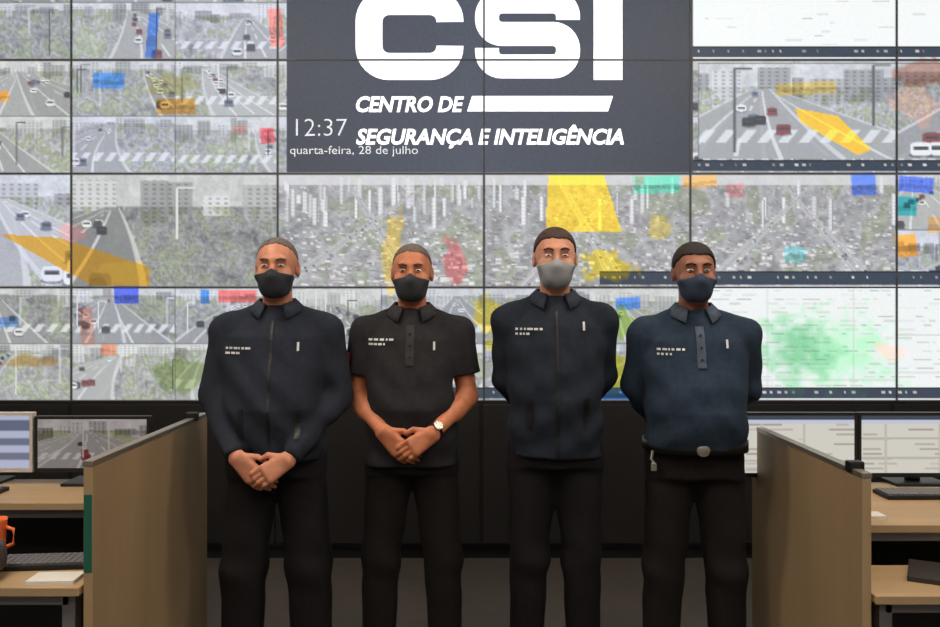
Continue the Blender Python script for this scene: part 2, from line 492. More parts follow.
# lettering shown in the logo window
M_white = mat('lit_white_letters', rgb(245, 247, 255), 0.5, emit=SCREEN * 0.95)
def wp(x, y): return px(x, DW), pz(y, DW)
def ribbon(name, path, wid, m, parent):
    """a stroke of constant width along a path of frame points"""
    P = [np.array(p, float) for p in path]
    L, R = [], []
    for i, p in enumerate(P):
        if i == 0: t = P[1] - P[0]; t /= np.linalg.norm(t); n = np.array([-t[1], t[0]]); sc = 1
        elif i == len(P) - 1: t = P[-1] - P[-2]; t /= np.linalg.norm(t); n = np.array([-t[1], t[0]]); sc = 1
        else:
            t1 = P[i] - P[i-1]; t1 /= np.linalg.norm(t1); t2 = P[i+1] - P[i]; t2 /= np.linalg.norm(t2)
            t = t1 + t2; t /= np.linalg.norm(t); n = np.array([-t[1], t[0]]); sc = 1 / max(0.6, float(np.dot(t, t2)))
        L.append(p + n * wid / 2 * sc); R.append(p - n * wid / 2 * sc)
    bm = bmesh.new()
    a = [bm.verts.new((wp(*q)[0], -0.0012, wp(*q)[1])) for q in L]; b = [bm.verts.new((wp(*q)[0], -0.0012, wp(*q)[1])) for q in R]
    for i in range(len(a) - 1): bm.faces.new((a[i], a[i+1], b[i+1], b[i]))
    bmesh.ops.recalc_face_normals(bm, faces=bm.faces)
    me = bpy.data.meshes.new(name); bm.to_mesh(me); bm.free(); me.materials.append(m)
    return link(bpy.data.objects.new(name, me), parent)
def arc(cx, cy, rx, ry, a0, a1, n=8):
    return [(cx + rx * math.cos(math.radians(a0 + (a1 - a0) * i / n)), cy + ry * math.sin(math.radians(a0 + (a1 - a0) * i / n))) for i in range(n + 1)]
# C: 355..464 wide, S: 472..580, I: 592..622; they rise out of the top of the frame
T0, B0 = -12, 80
ST = 27
r_ = 20
C = [(450, 22)] + arc(450 - r_, T0 + ST/2 + r_, r_, r_, 0, -90) + arc(369 + r_, T0 + ST/2 + r_, r_, r_, -90, -180) + arc(369 + r_, B0 - ST/2 - r_, r_, r_, 180, 90) + arc(450 - r_, B0 - ST/2 - r_, r_, r_, 90, 0) + [(450, 46)]
ribbon('logo_letter', C, ST, M_white, wall)
my = (T0 + B0) / 2
rs = 15
Sx0, Sx1 = 487, 568
Sp = [(Sx1, 20)] + arc(Sx1 - rs, T0 + ST/2 + rs, rs, rs, 0, -90) + arc(Sx0 + rs, T0 + ST/2 + rs, rs, rs, -90, -180) + arc(Sx0 + rs, my - rs, rs, rs, 180, 90) + arc(Sx1 - rs, my + rs, rs, rs, -90, 0) + arc(Sx1 - rs, B0 - ST/2 - rs, rs, rs, 0, 90) + arc(Sx0 + rs, B0 - ST/2 - rs, rs, rs, 90, 180) + [(Sx0, 48)]
ribbon('logo_letter', Sp, ST - 3, M_white, wall)
ribbon('logo_letter', [(608, T0), (608, B0)], 29, M_white, wall)
bm = bmesh.new()
vs = [bm.verts.new((wp(x, y)[0], -0.0012, wp(x, y)[1])) for x, y in ((472, 96), (613, 96), (608, 111.5), (467, 111.5))]
bm.faces.new(vs); me = bpy.data.meshes.new('logo_bar'); bm.to_mesh(me); bm.free(); me.materials.append(M_white)
link(bpy.data.objects.new('logo_bar', me), wall)
def letters(text, x0, x1, ybase, hpx, m, parent, shear=0.0, fat=0.0):
    c = bpy.data.curves.new('lettering', 'FONT'); c.body = text; c.size = 1.0; c.shear = shear; c.offset = fat
    c.resolution_u = 3
    o = bpy.data.objects.new('lettering_source', c); COL.objects.link(o)
    bpy.context.view_layer.update()
    me = bpy.data.meshes.new_from_object(o.evaluated_get(bpy.context.evaluated_depsgraph_get()))
    bpy.data.objects.remove(o); bpy.data.curves.remove(c)
    n = len(me.vertices); a = np.zeros(n * 3, np.float32); me.vertices.foreach_get('co', a); a = a.reshape(-1, 3)
    lo, hi = a.min(0), a.max(0)
    X = px(x0, DW) + (a[:, 0] - lo[0]) / (hi[0] - lo[0]) * (px(x1, DW) - px(x0, DW))
    capH = 0.73
    Z = pz(ybase, DW) + a[:, 1] / capH * hpx * SW
    out = np.stack([X, np.full(n, -0.0012), Z], 1).astype(np.float32)
    me.vertices.foreach_set('co', out.ravel()); me.update()
    me.materials.clear(); me.materials.append(m)
    me.name = 'lettering'
    return link(bpy.data.objects.new('lettering', me), parent)
letters('CENTRO DE', 356, 464, 111.5, 15.5, M_white, wall, shear=0.22, fat=0.034)
letters('SEGURANÇA E INTELIGÊNCIA', 356, 624, 144, 15.5, M_white, wall, shear=0.22, fat=0.034)
M_text = mat('lit_grey_letters', rgb(205, 208, 214), 0.5, emit=SCREEN * 0.85)
letters('12:37', 296, 347, 136, 18.5, M_text, wall, fat=-0.014)
letters('quarta-feira, 28 de julho', 290, 418, 154, 8.6, M_text, wall, fat=-0.004)

# black plinth that carries the wall
pl = empty('plinth_cabinet', (0, DW, 0))
tag(pl, 'black plinth running under the video wall behind the four men', 'cabinet')
zb = pz(rowy[4], DW)
MB().box(px(colx[0], DW), px(colx[6], DW), 0.0, 0.30, 0.08, zb - 0.002).build('body', M_black, pl)
MB().box(px(colx[0], DW) + 0.02, px(colx[6], DW) - 0.02, 0.04, 0.30, 0.0, 0.08).build('toe_kick', M_black, pl)
for i in range(7):
    x = px(colx[0], DW) + 0.02 + i * 1.19
    if i < 6: MB().box(x, x + 1.17, -0.015, 0.0, 0.10, zb - 0.02, 0.003).build('door', M_black, pl)

# ------------------------------------------------------------------ partitions
M_tan = mat('tan_laminate', rgb(158, 134, 102), 0.5, noise=0.10, nscale=5, stretch=(1.0, 1.0, 0.15), bump=0.04, bscale=80)
M_rail = mat('aluminium_rail', rgb(150, 142, 130), 0.35, metal=0.6)
M_teal = mat('teal_edge_band', rgb(30, 92, 78), 0.5)
M_clip = mat('black_plastic', rgb(22, 22, 24), 0.45)
PT = 0.028
def partition(x, y0, y1, z, sign, label):
    r = empty('partition_panel', (x, y0, 0))
    tag(r, label, 'partition', 'desk end partitions')
    L = y1 - y0
    MB().box(-PT/2, PT/2, 0, L, 0.02, z - 0.016, 0.002).build('board', M_tan, r)
    MB().box(-PT/2 - 0.002, PT/2 + 0.002, -0.002, L + 0.002, z - 0.016, z, 0.002).build('top_rail', M_rail, r)
    MB().box(-PT/2 + 0.002, PT/2 - 0.002, -0.003, 0.0, z - 0.33, z - 0.10, 0.001).build('edge_strip', M_teal, r) if sign < 0 else None
    for yy in (0.06, L - 0.06): MB().lathe([(0.014, 0), (0.014, 0.012), (0.006, 0.014), (0.006, 0.022)], 12, (0, yy, 0)).build('foot', M_clip, r)
    yc = L * 0.86 if sign < 0 else L * 0.08
    cl = MB().box(-0.024, 0.024, yc - 0.018, yc + 0.018, z - 0.012, z + 0.022, 0.006).build('clip', M_clip, r)
    return r
LX, RXp = -1.13, 1.195
DN_L, DF_L, DN_R, DF_R = 2.515, 3.61, 2.56, 3.56
partition(LX, DN_L, DF_L, 1.03, -1, 'tan laminate desk end partition beside the man on the left')
partition(RXp, DN_R, DF_R, 0.985, 1, 'tan laminate desk end partition beside the man on the right')

# ------------------------------------------------------------------ desks
M_wood = mat('light_wood_top', rgb(166, 138, 102), 0.45, noise=0.10, nscale=4, stretch=(0.4, 3.0, 1.0))
M_band = mat('worktop_edge', rgb(160, 136, 104), 0.5)
M_steel = mat('grey_steel', rgb(128, 126, 128), 0.4, metal=0.5)
def desk(x0, x1, y0, y1, z, label):
    r = empty('desk', ((x0 + x1) / 2, (y0 + y1) / 2, 0))
    tag(r, label, 'desk', 'operator desks')
    w2, d2 = (x1 - x0) / 2, (y1 - y0) / 2
    MB().box(-w2, w2, -d2, d2, z - 0.025, z, 0.003).build('worktop', M_wood, r)
    MB().box(-w2, w2, -d2 - 0.002, -d2, z - 0.025, z - 0.002).build('edge_band', M_band, r)
    MB().box(-w2 + 0.05, w2 - 0.05, -d2 + 0.04, -d2 + 0.08, z - 0.065, z - 0.025).build('crossbar', M_steel, r)
    for sx in (-1, 1):
        for sy in (-1, 1):
            MB().box(sx * (w2 - 0.05) - 0.02, sx * (w2 - 0.05) + 0.02, sy * (d2 - 0.06) - 0.02, sy * (d2 - 0.06) + 0.02, 0, z - 0.025, 0.003).build('leg', M_steel, r)
    MB().box(-w2 + 0.08, w2 - 0.08, d2 - 0.07, d2 - 0.055, 0.25, z - 0.03).build('modesty_panel', M_black, r)
    return r
ZF, ZN, ZR = 0.75, 0.66, 0.62
desk(-3.0, LX - 0.02, 3.17, 3.60, ZF, 'light wood desk under the monitors on the left')
desk(RXp + 0.02, 3.0, 2.86, 3.54, ZF, 'light wood desk under the monitors on the right')
desk(-2.7, LX - 0.02, 2.50, 2.82, ZN, 'light wood desk in the left foreground with papers and bag')
desk(RXp + 0.02, 2.8, 2.545, 2.845, ZR, 'light wood desk in the right foreground with a loose folder')

# ------------------------------------------------------------------ monitors
M_monscreen = screen_mat('monitor_picture', 0.9)
M_monlight = mat('pale_monitor_frame', rgb(196, 188, 180), 0.4)
M_mondark = mat('dark_monitor_frame', rgb(30, 29, 30), 0.4)
def monitor(x0, x1, y, ztop, zbot, img, frame, label):
    r = empty('monitor', ((x0 + x1) / 2, y, ZF))
    tag(r, label, 'monitor', 'desk monitors')
    w2 = (x1 - x0) / 2; t, b = ztop - ZF, zbot - ZF
    f = 0.012
    mb = MB(); mb.box(-w2, w2, 0.0, 0.03, b, t, 0.003)
    mb.box(-w2, -w2 + f, -0.006, 0.002, b, t); mb.box(w2 - f, w2, -0.006, 0.002, b, t)
    mb.box(-w2 + f, w2 - f, -0.006, 0.002, t - f, t); mb.box(-w2 + f, w2 - f, -0.006, 0.002, b, b + f * 1.4)
    mb.build('casing', frame, r)
    screen_grid('screen', -w2 + f, w2 - f, -0.002, b + f * 1.4, t - f, img, M_monscreen, r)
    MB().box(-0.03, 0.03, 0.03, 0.05, 0.01, b + 0.1, 0.004).build('stand', M_mondark, r)
    MB().box(-0.11, 0.11, -0.05, 0.12, 0.0, 0.012, 0.004).build('base', M_mondark, r)
    return r
DM = 3.50
def mx(x): return px(x, DM)
lav = np.zeros((30, 40, 3), np.float32); lav[:] = (0.70, 0.72, 0.82); lav[3:9, :] = (0.38, 0.41, 0.5); lav[13:17, :] = (0.42, 0.45, 0.53); lav[21:25, :] = (0.44, 0.46, 0.54)
fd = street(60, 90, 501) * 0.75 * np.array([1.04, 0.97, 0.9], np.float32)
d1 = doc(60, 90, 77, 0.86) * np.array([1.0, 0.965, 0.92], np.float32); d1[:5] = (0.25, 0.28, 0.34); d1[5:9] = (0.78, 0.8, 0.86)
d2_ = doc(60, 90, 78, 0.86) * np.array([1.0, 0.965, 0.92], np.float32); d2_[:5] = (0.25, 0.28, 0.34); d2_[5:9] = (0.78, 0.8, 0.86)
monitor(mx(-85), mx(33), DM, 1.045, 0.80, lav, M_monlight, 'monitor with pale frame and lavender screen at the left edge')
monitor(mx(35), mx(150), DM, 1.03, 0.80, np.clip(fd, 0, 1), M_mondark, 'dark framed monitor showing a street feed behind the left partition')
monitor(mx(741), mx(857), DM, 1.045, 0.78, np.clip(d1, 0, 1), M_mondark, 'monitor with white page mostly hidden by the right partition')
monitor(mx(858), mx(976), DM, 1.045, 0.78, np.clip(d2_, 0, 1), M_mondark, 'monitor with white page at the right edge')

# ------------------------------------------------------------------ things on and by the desks
M_chair = mat('dark_grey_mesh', rgb(54, 50, 50), 0.8, noise=0.15, nscale=90, bump=0.3, bscale=260)
M_keys = mat('key_caps', rgb(40, 38, 40), 0.5)
M_paper = mat('white_paper', rgb(212, 208, 202), 0.8, noise=0.02)
def keyboard(x, y, z, rz, label):
    r = empty('keyboard', (x, y, z), rz); tag(r, label, 'keyboard')
    r.scale = (0.8, 0.9, 1)
    MB().box(-0.21, 0.21, -0.07, 0.07, 0, 0.016, 0.004).build('case', M_clip, r)
    km = MB()
    for a in range(5):
        for b in range(16):
            km.box(-0.2 + b * 0.025, -0.2 + b * 0.025 + 0.021, -0.058 + a * 0.024, -0.058 + a * 0.024 + 0.02, 0.016, 0.022)
    tag(km.build('keys', M_steel, r), kind='stuff')
keyboard(-1.33, 2.72, ZN, 0.10, 'dark keyboard lying askew on the left foreground desk')
keyboard(1.75, 3.28, ZF, 0.0, 'black keyboard before the white monitor at the right')
keyboard(-2.0, 3.32, ZF, 0.0, 'black keyboard before the lavender monitor')

def sheet(x, y, z, rz, wd, dp, m, name, label, cat, t=0.004):
    o = MB().box(-wd/2, wd/2, -dp/2, dp/2, 0, t).build(name, m)
    o.location = (x, y, z); o.rotation_euler = (0, 0, rz)
    return tag(o, label, cat)
sheet(-1.25, 2.565, ZN, 0.05, 0.14, 0.09, M_paper, 'paper_stack', 'small stack of white paper beside the left partition', 'paper', 0.012)
M_folder = mat('dark_folder', rgb(48, 42, 40), 0.5)
sheet(1.56, 2.70, ZR, -0.5, 0.30, 0.21, M_folder, 'folder', 'dark folder lying askew on the right foreground desk', 'folder', 0.015)
sheet(1.33, 2.97, ZF, 0.0, 0.22, 0.07, M_paper, 'notepad', 'thin white notepad beside the right partition', 'notepad', 0.01)
# dark bag on the left foreground desk
bm = bmesh.new(); bmesh.ops.create_uvsphere(bm, u_segments=24, v_segments=14, radius=1)
for v in bm.verts:
    x, y, z = v.co
    sx = math.copysign(abs(x) ** 0.7, x); sz = math.copysign(abs(z) ** 0.6, z)
    v.co = (sx * 0.17, y * 0.09, 0.065 + sz * 0.065 + (0.006 * math.sin(9 * x) if z > 0 else 0))
me = bpy.data.meshes.new('body'); bm.to_mesh(me); bm.free(); me.shade_smooth()
M_bag = mat('grey_bag_cloth', rgb(70, 62, 62), 0.85, noise=0.15, nscale=60, bump=0.2)
me.materials.append(M_bag)
bag = empty('bag', (-1.58, 2.575, ZN)); tag(bag, 'rounded dark grey bag on the left foreground desk', 'bag')
link(bpy.data.objects.new('body', me), bag)
MB().tube([(-0.08, -0.02, 0.12), (-0.05, -0.03, 0.15), (0.05, -0.03, 0.15), (0.08, -0.02, 0.12)], 0.008, 8).build('handle', M_clip, bag, True)
MB().tube([(-0.14, -0.06, 0.09), (0, -0.092, 0.095), (0.14, -0.06, 0.09)], 0.003, 6).build('zip', M_steel, bag)
M_orange = mat('orange_plastic', rgb(225, 110, 60), 0.4)
cup = empty('cup', (-1.545, 2.765, ZN)); cup.scale = (1, 1, 1.35); tag(cup, 'small orange cup behind the dark grey bag', 'cup')
MB().lathe([(0.028, 0), (0.036, 0.095), (0.038, 0.10), (0.033, 0.10), (0.026, 0.012)], 20).build('body', M_orange, cup, True)
MB().tube([(0.034, 0, 0.08), (0.06, 0, 0.075), (0.06, 0, 0.04), (0.03, 0, 0.03)], 0.005, 8).build('handle', M_orange, cup, True)

# ================================================================== people
class Field:
    """a signed distance grid; shapes are blended in only around where they are"""
    def __init__(self, lo, hi, h):
        self.lo = np.array(lo, np.float32); self.h = h
        self.n = np.ceil((np.array(hi) - self.lo) / h).astype(int) + 1
        self.F = np.full(self.n, 0.2, np.float32)
    def sub(self, lo, hi):
        a = np.clip(np.floor((np.array(lo) - self.lo) / self.h).astype(int), 0, self.n)
        b = np.clip(np.ceil((np.array(hi) - self.lo) / self.h).astype(int) + 1, 0, self.n)
        if (b <= a).any(): return None
        g = [(self.lo[i] + self.h * np.arange(a[i], b[i])).astype(np.float32) for i in range(3)]
        return tuple(slice(a[i], b[i]) for i in range(3)), g[0][:, None, None], g[1][None, :, None], g[2][None, None, :]
    def add(self, lo, hi, fn, k=0.02):
        m = k + 0.02
        r = self.sub([v - m for v in lo], [v + m for v in hi])
        if r is None: return
        s, X, Y, Z = r
        d = fn(X, Y, Z); a = self.F[s]
        if k <= 0: self.F[s] = np.minimum(a, d); return
        t = np.clip(0.5 + 0.5 * (a - d) / k, 0, 1)
        self.F[s] = a * (1 - t) + d * t - k * t * (1 - t)
    def cut(self, fn, k=0.004):
        """keep only where fn < 0"""
        s, X, Y, Z = self.sub(self.lo, self.lo + self.h * (self.n - 1))
        d = fn(X, Y, Z); a = self.F
        t = np.clip(0.5 - 0.5 * (a - d) / k, 0, 1)
        self.F = (a * (1 - t) + d * t + k * t * (1 - t)).astype(np.float32)
    def carve(self, lo, hi, fn, k=0.006):
        r = self.sub(lo, hi)
        if r is None: return
        s, X, Y, Z = r
        d = -fn(X, Y, Z); a = self.F[s]
        t = np.clip(0.5 - 0.5 * (a - d) / k, 0, 1)
        self.F[s] = a * (1 - t) + d * t + k * t * (1 - t)
    # shapes
    def cone(self, a, b, ra, rb, k=0.02, flat=None):
        a = np.array(a, float); b = np.array(b, float); r = max(ra, rb)
        ab = b - a; L2 = float(ab @ ab)
        def fn(X, Y, Z):
            t = np.clip(((X - a[0]) * ab[0] + (Y - a[1]) * ab[1] + (Z - a[2]) * ab[2]) / L2, 0, 1)
            return np.sqrt((X - a[0] - t * ab[0]) ** 2 + (Y - a[1] - t * ab[1]) ** 2 + (Z - a[2] - t * ab[2]) ** 2) - (ra + (rb - ra) * t)
        self.add(np.minimum(a, b) - r, np.maximum(a, b) + r, fn, k)
    def ell(self, c, r, k=0.02, carve=False):
        def fn(X, Y, Z):
            k0 = np.sqrt(((X - c[0]) / r[0]) ** 2 + ((Y - c[1]) / r[1]) ** 2 + ((Z - c[2]) / r[2]) ** 2)
            return (k0 - 1) * min(r)
        lo = [c[i] - r[i] for i in range(3)]; hi = [c[i] + r[i] for i in range(3)]
        if carve: self.carve([v - 0.02 for v in lo], [v + 0.02 for v in hi], fn, k)
        else: self.add(lo, hi, fn, k)
    def loft(self, prof, k=0.03, grow=0.0):
        """prof rows: z, half width, half depth, y centre"""
        P = np.array(prof, float); zs = P[:, 0]
        amax, bmax = P[:, 1].max() + grow, P[:, 2].max() + grow
        def fn(X, Y, Z):
            a = np.interp(Z, zs, P[:, 1]).astype(np.float32) + grow; b = np.interp(Z, zs, P[:, 2]).astype(np.float32) + grow; c = np.interp(Z, zs, P[:, 3]).astype(np.float32)
            rho = ((np.abs(X) / a) ** 2.4 + (np.abs(Y - c) / b) ** 2.4) ** (1 / 2.4)
            d = (rho - 1) * np.minimum(a, b)
            return np.maximum(d, np.maximum(zs[0] - Z, Z - zs[-1]))
        self.add((-amax, P[:, 3].min() - bmax, zs[0]), (amax, P[:, 3].max() + bmax, zs[-1]), fn, k)
    def mesh(self):
        F = self.F; n = F.shape
        ins = F < 0
        c = [(i, j, k) for i in (0, 1) for j in (0, 1) for k in (0, 1)]
        cnt = np.zeros([v - 1 for v in n], np.uint8)
        for i, j, k in c: cnt += ins[i:n[0]-1+i, j:n[1]-1+j, k:n[2]-1+k]
        act = np.argwhere((cnt > 0) & (cnt < 8))
        acc = np.zeros((len(act), 3), np.float32); num = np.zeros(len(act), np.float32)
        val = {q: F[act[:, 0] + q[0], act[:, 1] + q[1], act[:, 2] + q[2]] for q in c}
        for q in c:
            for ax in range(3):
                if q[ax]: continue
                p = list(q); p[ax] = 1; p = tuple(p)
                a, b = val[q], val[p]; m = (a < 0) != (b < 0)
                t = np.where(m, a / np.where(m, a - b, 1), 0)
                for d in range(3):
                    acc[:, d] += np.where(m, q[d] + (t if d == ax else 0), 0)
                num += m
        V = self.lo + self.h * (act + acc / num[:, None])
        idx = np.full([v - 1 for v in n], -1, np.int32); idx[act[:, 0], act[:, 1], act[:, 2]] = np.arange(len(act))
        Q = []
        for ax in range(3):
            o1, o2 = (ax + 1) % 3, (ax + 2) % 3
            A = [slice(1, v - 1) for v in n]; B = list(A); A[ax] = slice(0, n[ax] - 1); B[ax] = slice(1, n[ax])
            s0 = ins[tuple(A)]; s1 = ins[tuple(B)]
            e = np.argwhere(s0 != s1)
            if not len(e): continue
            fl = s0[e[:, 0], e[:, 1], e[:, 2]]
            g = e.copy(); g[:, o1] += 1; g[:, o2] += 1
            def cell(d1, d2):
                h = g.copy(); h[:, o1] -= d1; h[:, o2] -= d2
                return idx[h[:, 0], h[:, 1], h[:, 2]]
            q = np.stack([cell(1, 1), cell(0, 1), cell(0, 0), cell(1, 0)], 1)
            q[~fl] = q[~fl][:, ::-1]
            Q.append(q)
        return V, np.concatenate(Q)
    def obj(self, name, m, parent=None):
        V, Q = self.mesh()
        # one light smoothing pass takes the grid's stair steps out
        for _ in range(2):
            sm = np.zeros_like(V); ct = np.zeros(len(V), np.float32)
            for a, b in ((0, 1), (1, 2), (2, 3), (3, 0)):
                np.add.at(sm, Q[:, a], V[Q[:, b]]); np.add.at(ct, Q[:, a], 1)
                np.add.at(sm, Q[:, b], V[Q[:, a]]); np.add.at(ct, Q[:, b], 1)
            V = V * 0.55 + 0.45 * sm / np.maximum(ct, 1)[:, None]
        return np_mesh(name, V, Q, m, parent)

def V3(*a): return np.array(a, float)
def nrm(v): return v / np.linalg.norm(v)
def hand(F, wrist, d, n, side, curl, spread=0.0, thumb=1.0):
    """palm, four fingers of unequal length and a thumb leaving the side of the palm.
    d: towards the fingers, n: out of the back of the hand, side: towards the thumb, curl: bend per knuckle"""
    d = nrm(d); n = nrm(n - d * (n @ d)); s = nrm(np.cross(d, n)); s = s if s @ side > 0 else -s
    for q in (-0.026, -0.009, 0.009, 0.026):            # the palm, a row of blended bones
        F.cone(wrist + s * q * 0.6, wrist + d * 0.088 + s * q, 0.0165, 0.0145, 0.012)
    def bend(v, ang): return v * math.cos(ang) - n * math.sin(ang)
    L = (0.040, 0.045, 0.041, 0.032)
    for i, q in enumerate((0.030, 0.0105, -0.0095, -0.029)):
        p = wrist + d * (0.092 - 0.006 * (i == 3)) + s * q
        dd = d + s * spread * (1.5 - i); dd = nrm(dd); nn = n
        for j, (f, r0, r1) in enumerate(((1.0, 0.0098, 0.0092), (0.66, 0.0092, 0.0084), (0.52, 0.0084, 0.0070))):
            ang = curl[j]
            nd = nrm(dd * math.cos(ang) - nn * math.sin(ang)); nn = nrm(nn * math.cos(ang) + dd * math.sin(ang)); dd = nd
            e = p + dd * L[i] * f
            F.cone(p, e, r0, r1, 0.003)
            p = e
    p = wrist + d * 0.022 + s * 0.026 - n * 0.004
    e = p + nrm(d * 0.75 + s * 0.75 * thumb - n * 0.15) * 0.042
    F.cone(p, e, 0.0145, 0.0115, 0.008)
    e2 = e + nrm(d * 0.95 + s * 0.15 - n * 0.2) * 0.032
    F.cone(e, e2, 0.0112, 0.0085, 0.003)

HC = (0, -0.012, 1.635)      # head centre of a 1.75 m figure
def head_core(F, g=0.0, k=0.02):
    F.ell((0, 0.012, 1.665), (0.077 + g, 0.096 + g, 0.085 + g), k)
    F.ell((0, -0.030, 1.61), (0.064 + g, 0.068 + g, 0.088 + g), k + 0.01)
    F.ell((0, -0.052, 1.555), (0.044 + g, 0.044 + g, 0.040 + g), k + 0.01)
def build_person(name_loc, H, label, skin, shirt_m, trouser_m, hair_m, mask_m, pose, o):
    x0, y0 = name_loc
    S_ = H / 1.75
    wid = o.get('wide', 1.0); belly = o.get('belly', 0.0)
    sh = {s: V3(s * 0.182 * wid, 0.005, 1.390) for s in (-1, 1)}
    el = {s: V3(*pose['elbow'][s]) for s in (-1, 1)}
    wr = {s: V3(*pose['wrist'][s]) for s in (-1, 1)}
    # ---------------- body: one continuous surface from head to hips with arms and hands
    F = Field((-0.42, -0.36, 0.70), (0.42, 0.30, 1.77), 0.0036)
    F.loft([(0.86, .15, .10, 0), (0.95, .155, .105, 0), (1.05, .145, .105, -.005), (1.20, .15, .105, 0), (1.32, .165, .105, .005), (1.40, .15, .085, .01), (1.46, .085, .06, .015)], 0.03)
    F.cone((0, 0.022, 1.44), (0, 0.008, 1.58), 0.060, 0.055, 0.03)
    head_core(F)
    F.ell((0, -0.093, 1.664), (0.045, 0.012, 0.010), 0.02)                   # brow
    for s in (-1, 1):
        F.ell((s * 0.031, -0.104, 1.640), (0.019, 0.017, 0.013), 0.012, carve=True)   # eye socket
        F.ell((s * 0.045, -0.075, 1.605), (0.022, 0.020, 0.020), 0.02)       # cheek
        F.ell((s * 0.079, 0.012, 1.628), (0.010, 0.019, 0.031), 0.008)       # ear
        F.ell((s * 0.088, 0.004, 1.630), (0.006, 0.009, 0.017), 0.004, carve=True)
    F.cone((0, -0.098, 1.648), (0, -0.116, 1.602), 0.010, 0.014, 0.012)      # nose
    for s in (-1, 1): F.ell((s * 0.012, -0.108, 1.598), (0.010, 0.011, 0.009), 0.006)
    F.ell((0, -0.101, 1.569), (0.025, 0.010, 0.007), 0.006); F.ell((0, -0.099, 1.556), (0.022, 0.011, 0.008), 0.006)  # lips
    for s in (-1, 1):
        F.cone(V3(s * 0.09, 0.01, 1.425), sh[s], 0.035, 0.045, 0.03)
        F.cone(sh[s], el[s], 0.050, 0.040, 0.02)
        F.cone(el[s] + 0.12 * (wr[s] - el[s]), el[s] + 0.4 * (wr[s] - el[s]), 0.042, 0.040, 0.02)
        F.cone(el[s], wr[s], 0.040, 0.026, 0.02)
        hd = pose['hand'][s]
        hand(F, wr[s], V3(*hd['d']), V3(*hd['n']), V3(*hd['side']), hd['curl'], hd.get('spread', 0.0), hd.get('thumb', 1.0))
    body = F.obj('person', skin)
    body.location = (x0, y0, 0); body.scale = (S_, S_, S_); body.rotation_euler = (0, 0, o.get('yaw', 0))
    tag(body, label, 'person', 'men standing in a row')
    # ---------------- eyes and brows
    for s in (-1, 1):
        bm = bmesh.new(); bmesh.ops.create_uvsphere(bm, u_segments=14, v_segments=10, radius=0.0125)
        me = bpy.data.meshes.new('eye'); bm.to_mesh(me); bm.free(); me.shade_smooth(); me.materials.append(M_eye)
        e = link(bpy.data.objects.new('eye', me), body); e.location = (s * 0.031, -0.0865, 1.639); e.scale = (1.1, 1, 0.5)
        bm = bmesh.new(); bmesh.ops.create_uvsphere(bm, u_segments=12, v_segments=8, radius=0.0062)
        me = bpy.data.meshes.new('iris'); bm.to_mesh(me); bm.free(); me.shade_smooth(); me.materials.append(M_iris)
        i = link(bpy.data.objects.new('iris', me), e); i.location = (0, -0.0085, 0)
        MB().tube([(s * 0.014, -0.1035, 1.660), (s * 0.030, -0.1045, 1.666), (s * 0.048, -0.092, 1.661)], 0.0042, 6, r2=0.0028).build('eyebrow', hair_m, body, True)
    # ---------------- hair
    hg = o.get('hair_g', 0.005)
    F = Field((-0.12, -0.14, 1.50), (0.12, 0.15, 1.80), 0.004)
    head_core(F, hg)
    hl = o.get('hairline', 1.705)
    F.cut(lambda X, Y, Z: (hl - np.interp(Y, [-0.12, -0.06, -0.035, 0.0, 0.03, 0.11], [-0.004, 0.0, 0.020, 0.052, 0.085, 0.135]).astype(np.float32)
                           + 0.0035 * np.sin(170 * X + 40 * Y) * np.sin(150 * Y + 60 * X) + 0.002 * np.sin(310 * X)) - Z, 0.002)
    F.obj('hair', hair_m, body)
    # ---------------- mask
    F = Field((-0.12, -0.17, 1.47), (0.12, 0.06, 1.67), 0.0034)
    head_core(F, 0.007)
    for s in (-1, 1): F.ell((s * 0.045, -0.075, 1.605), (0.028, 0.026, 0.026), 0.02)
    F.cone((0, -0.100, 1.640), (0, -0.120, 1.598), 0.015, 0.021, 0.025)
    F.ell((0, -0.100, 1.572), (0.040, 0.026, 0.042), 0.03)
    F.cut(lambda X, Y, Z: Z - (1.630 - 0.016 * np.clip(np.abs(X) / 0.022, 0, 1) - 0.20 * np.clip(np.abs(X) - 0.022, 0, 1)), 0.003)
    F.cut(lambda X, Y, Z: 1.520 - 0.010 * np.clip((-0.06 - Y) / 0.05, -1, 1) + 0.35 * np.clip(np.abs(X) - 0.03, 0, 1) - Z, 0.004)
    F.cut(lambda X, Y, Z: Y + 0.030 + 0.0 * X + 0.0 * Z, 0.004)
    mk = F.obj('face_mask', mask_m, body)
    for s in (-1, 1):
        mb = MB()
        mb.tube([(s * 0.064, -0.034, 1.606), (s * 0.071, -0.010, 1.638), (s * 0.077, 0.014, 1.656)], 0.0018, 6)
        mb.tube([(s * 0.058, -0.034, 1.562), (s * 0.064, -0.010, 1.584), (s * 0.071, 0.012, 1.606)], 0.0018, 6)
        mb.build('ear_loop', mask_m, mk)
    # ---------------- shirt or jacket
    short = o.get('short', False); hem = o.get('hem', 0.90)
    F = Field((-0.42, -0.30, hem - 0.03), (0.42, 0.30, 1.56), 0.0065)
    W = wid
    prof = [(hem - 0.02, .178*W, .132 + belly*.5, -.006 - belly*.4), (1.00, .182*W, .138 + belly*.8, -.010 - belly*.6), (1.10, .180*W, .142 + belly, -.014 - belly*.7), (1.20, .185*W, .140 + belly*.7, -.010 - belly*.4), (1.30, .196*W, .138, -.004), (1.37, .188*W, .122, .0), (1.42, .140*W, .100, .008), (1.462, .084, .074, .012), (1.490, .066, .064, .014)]
    F.loft(prof, 0.03)
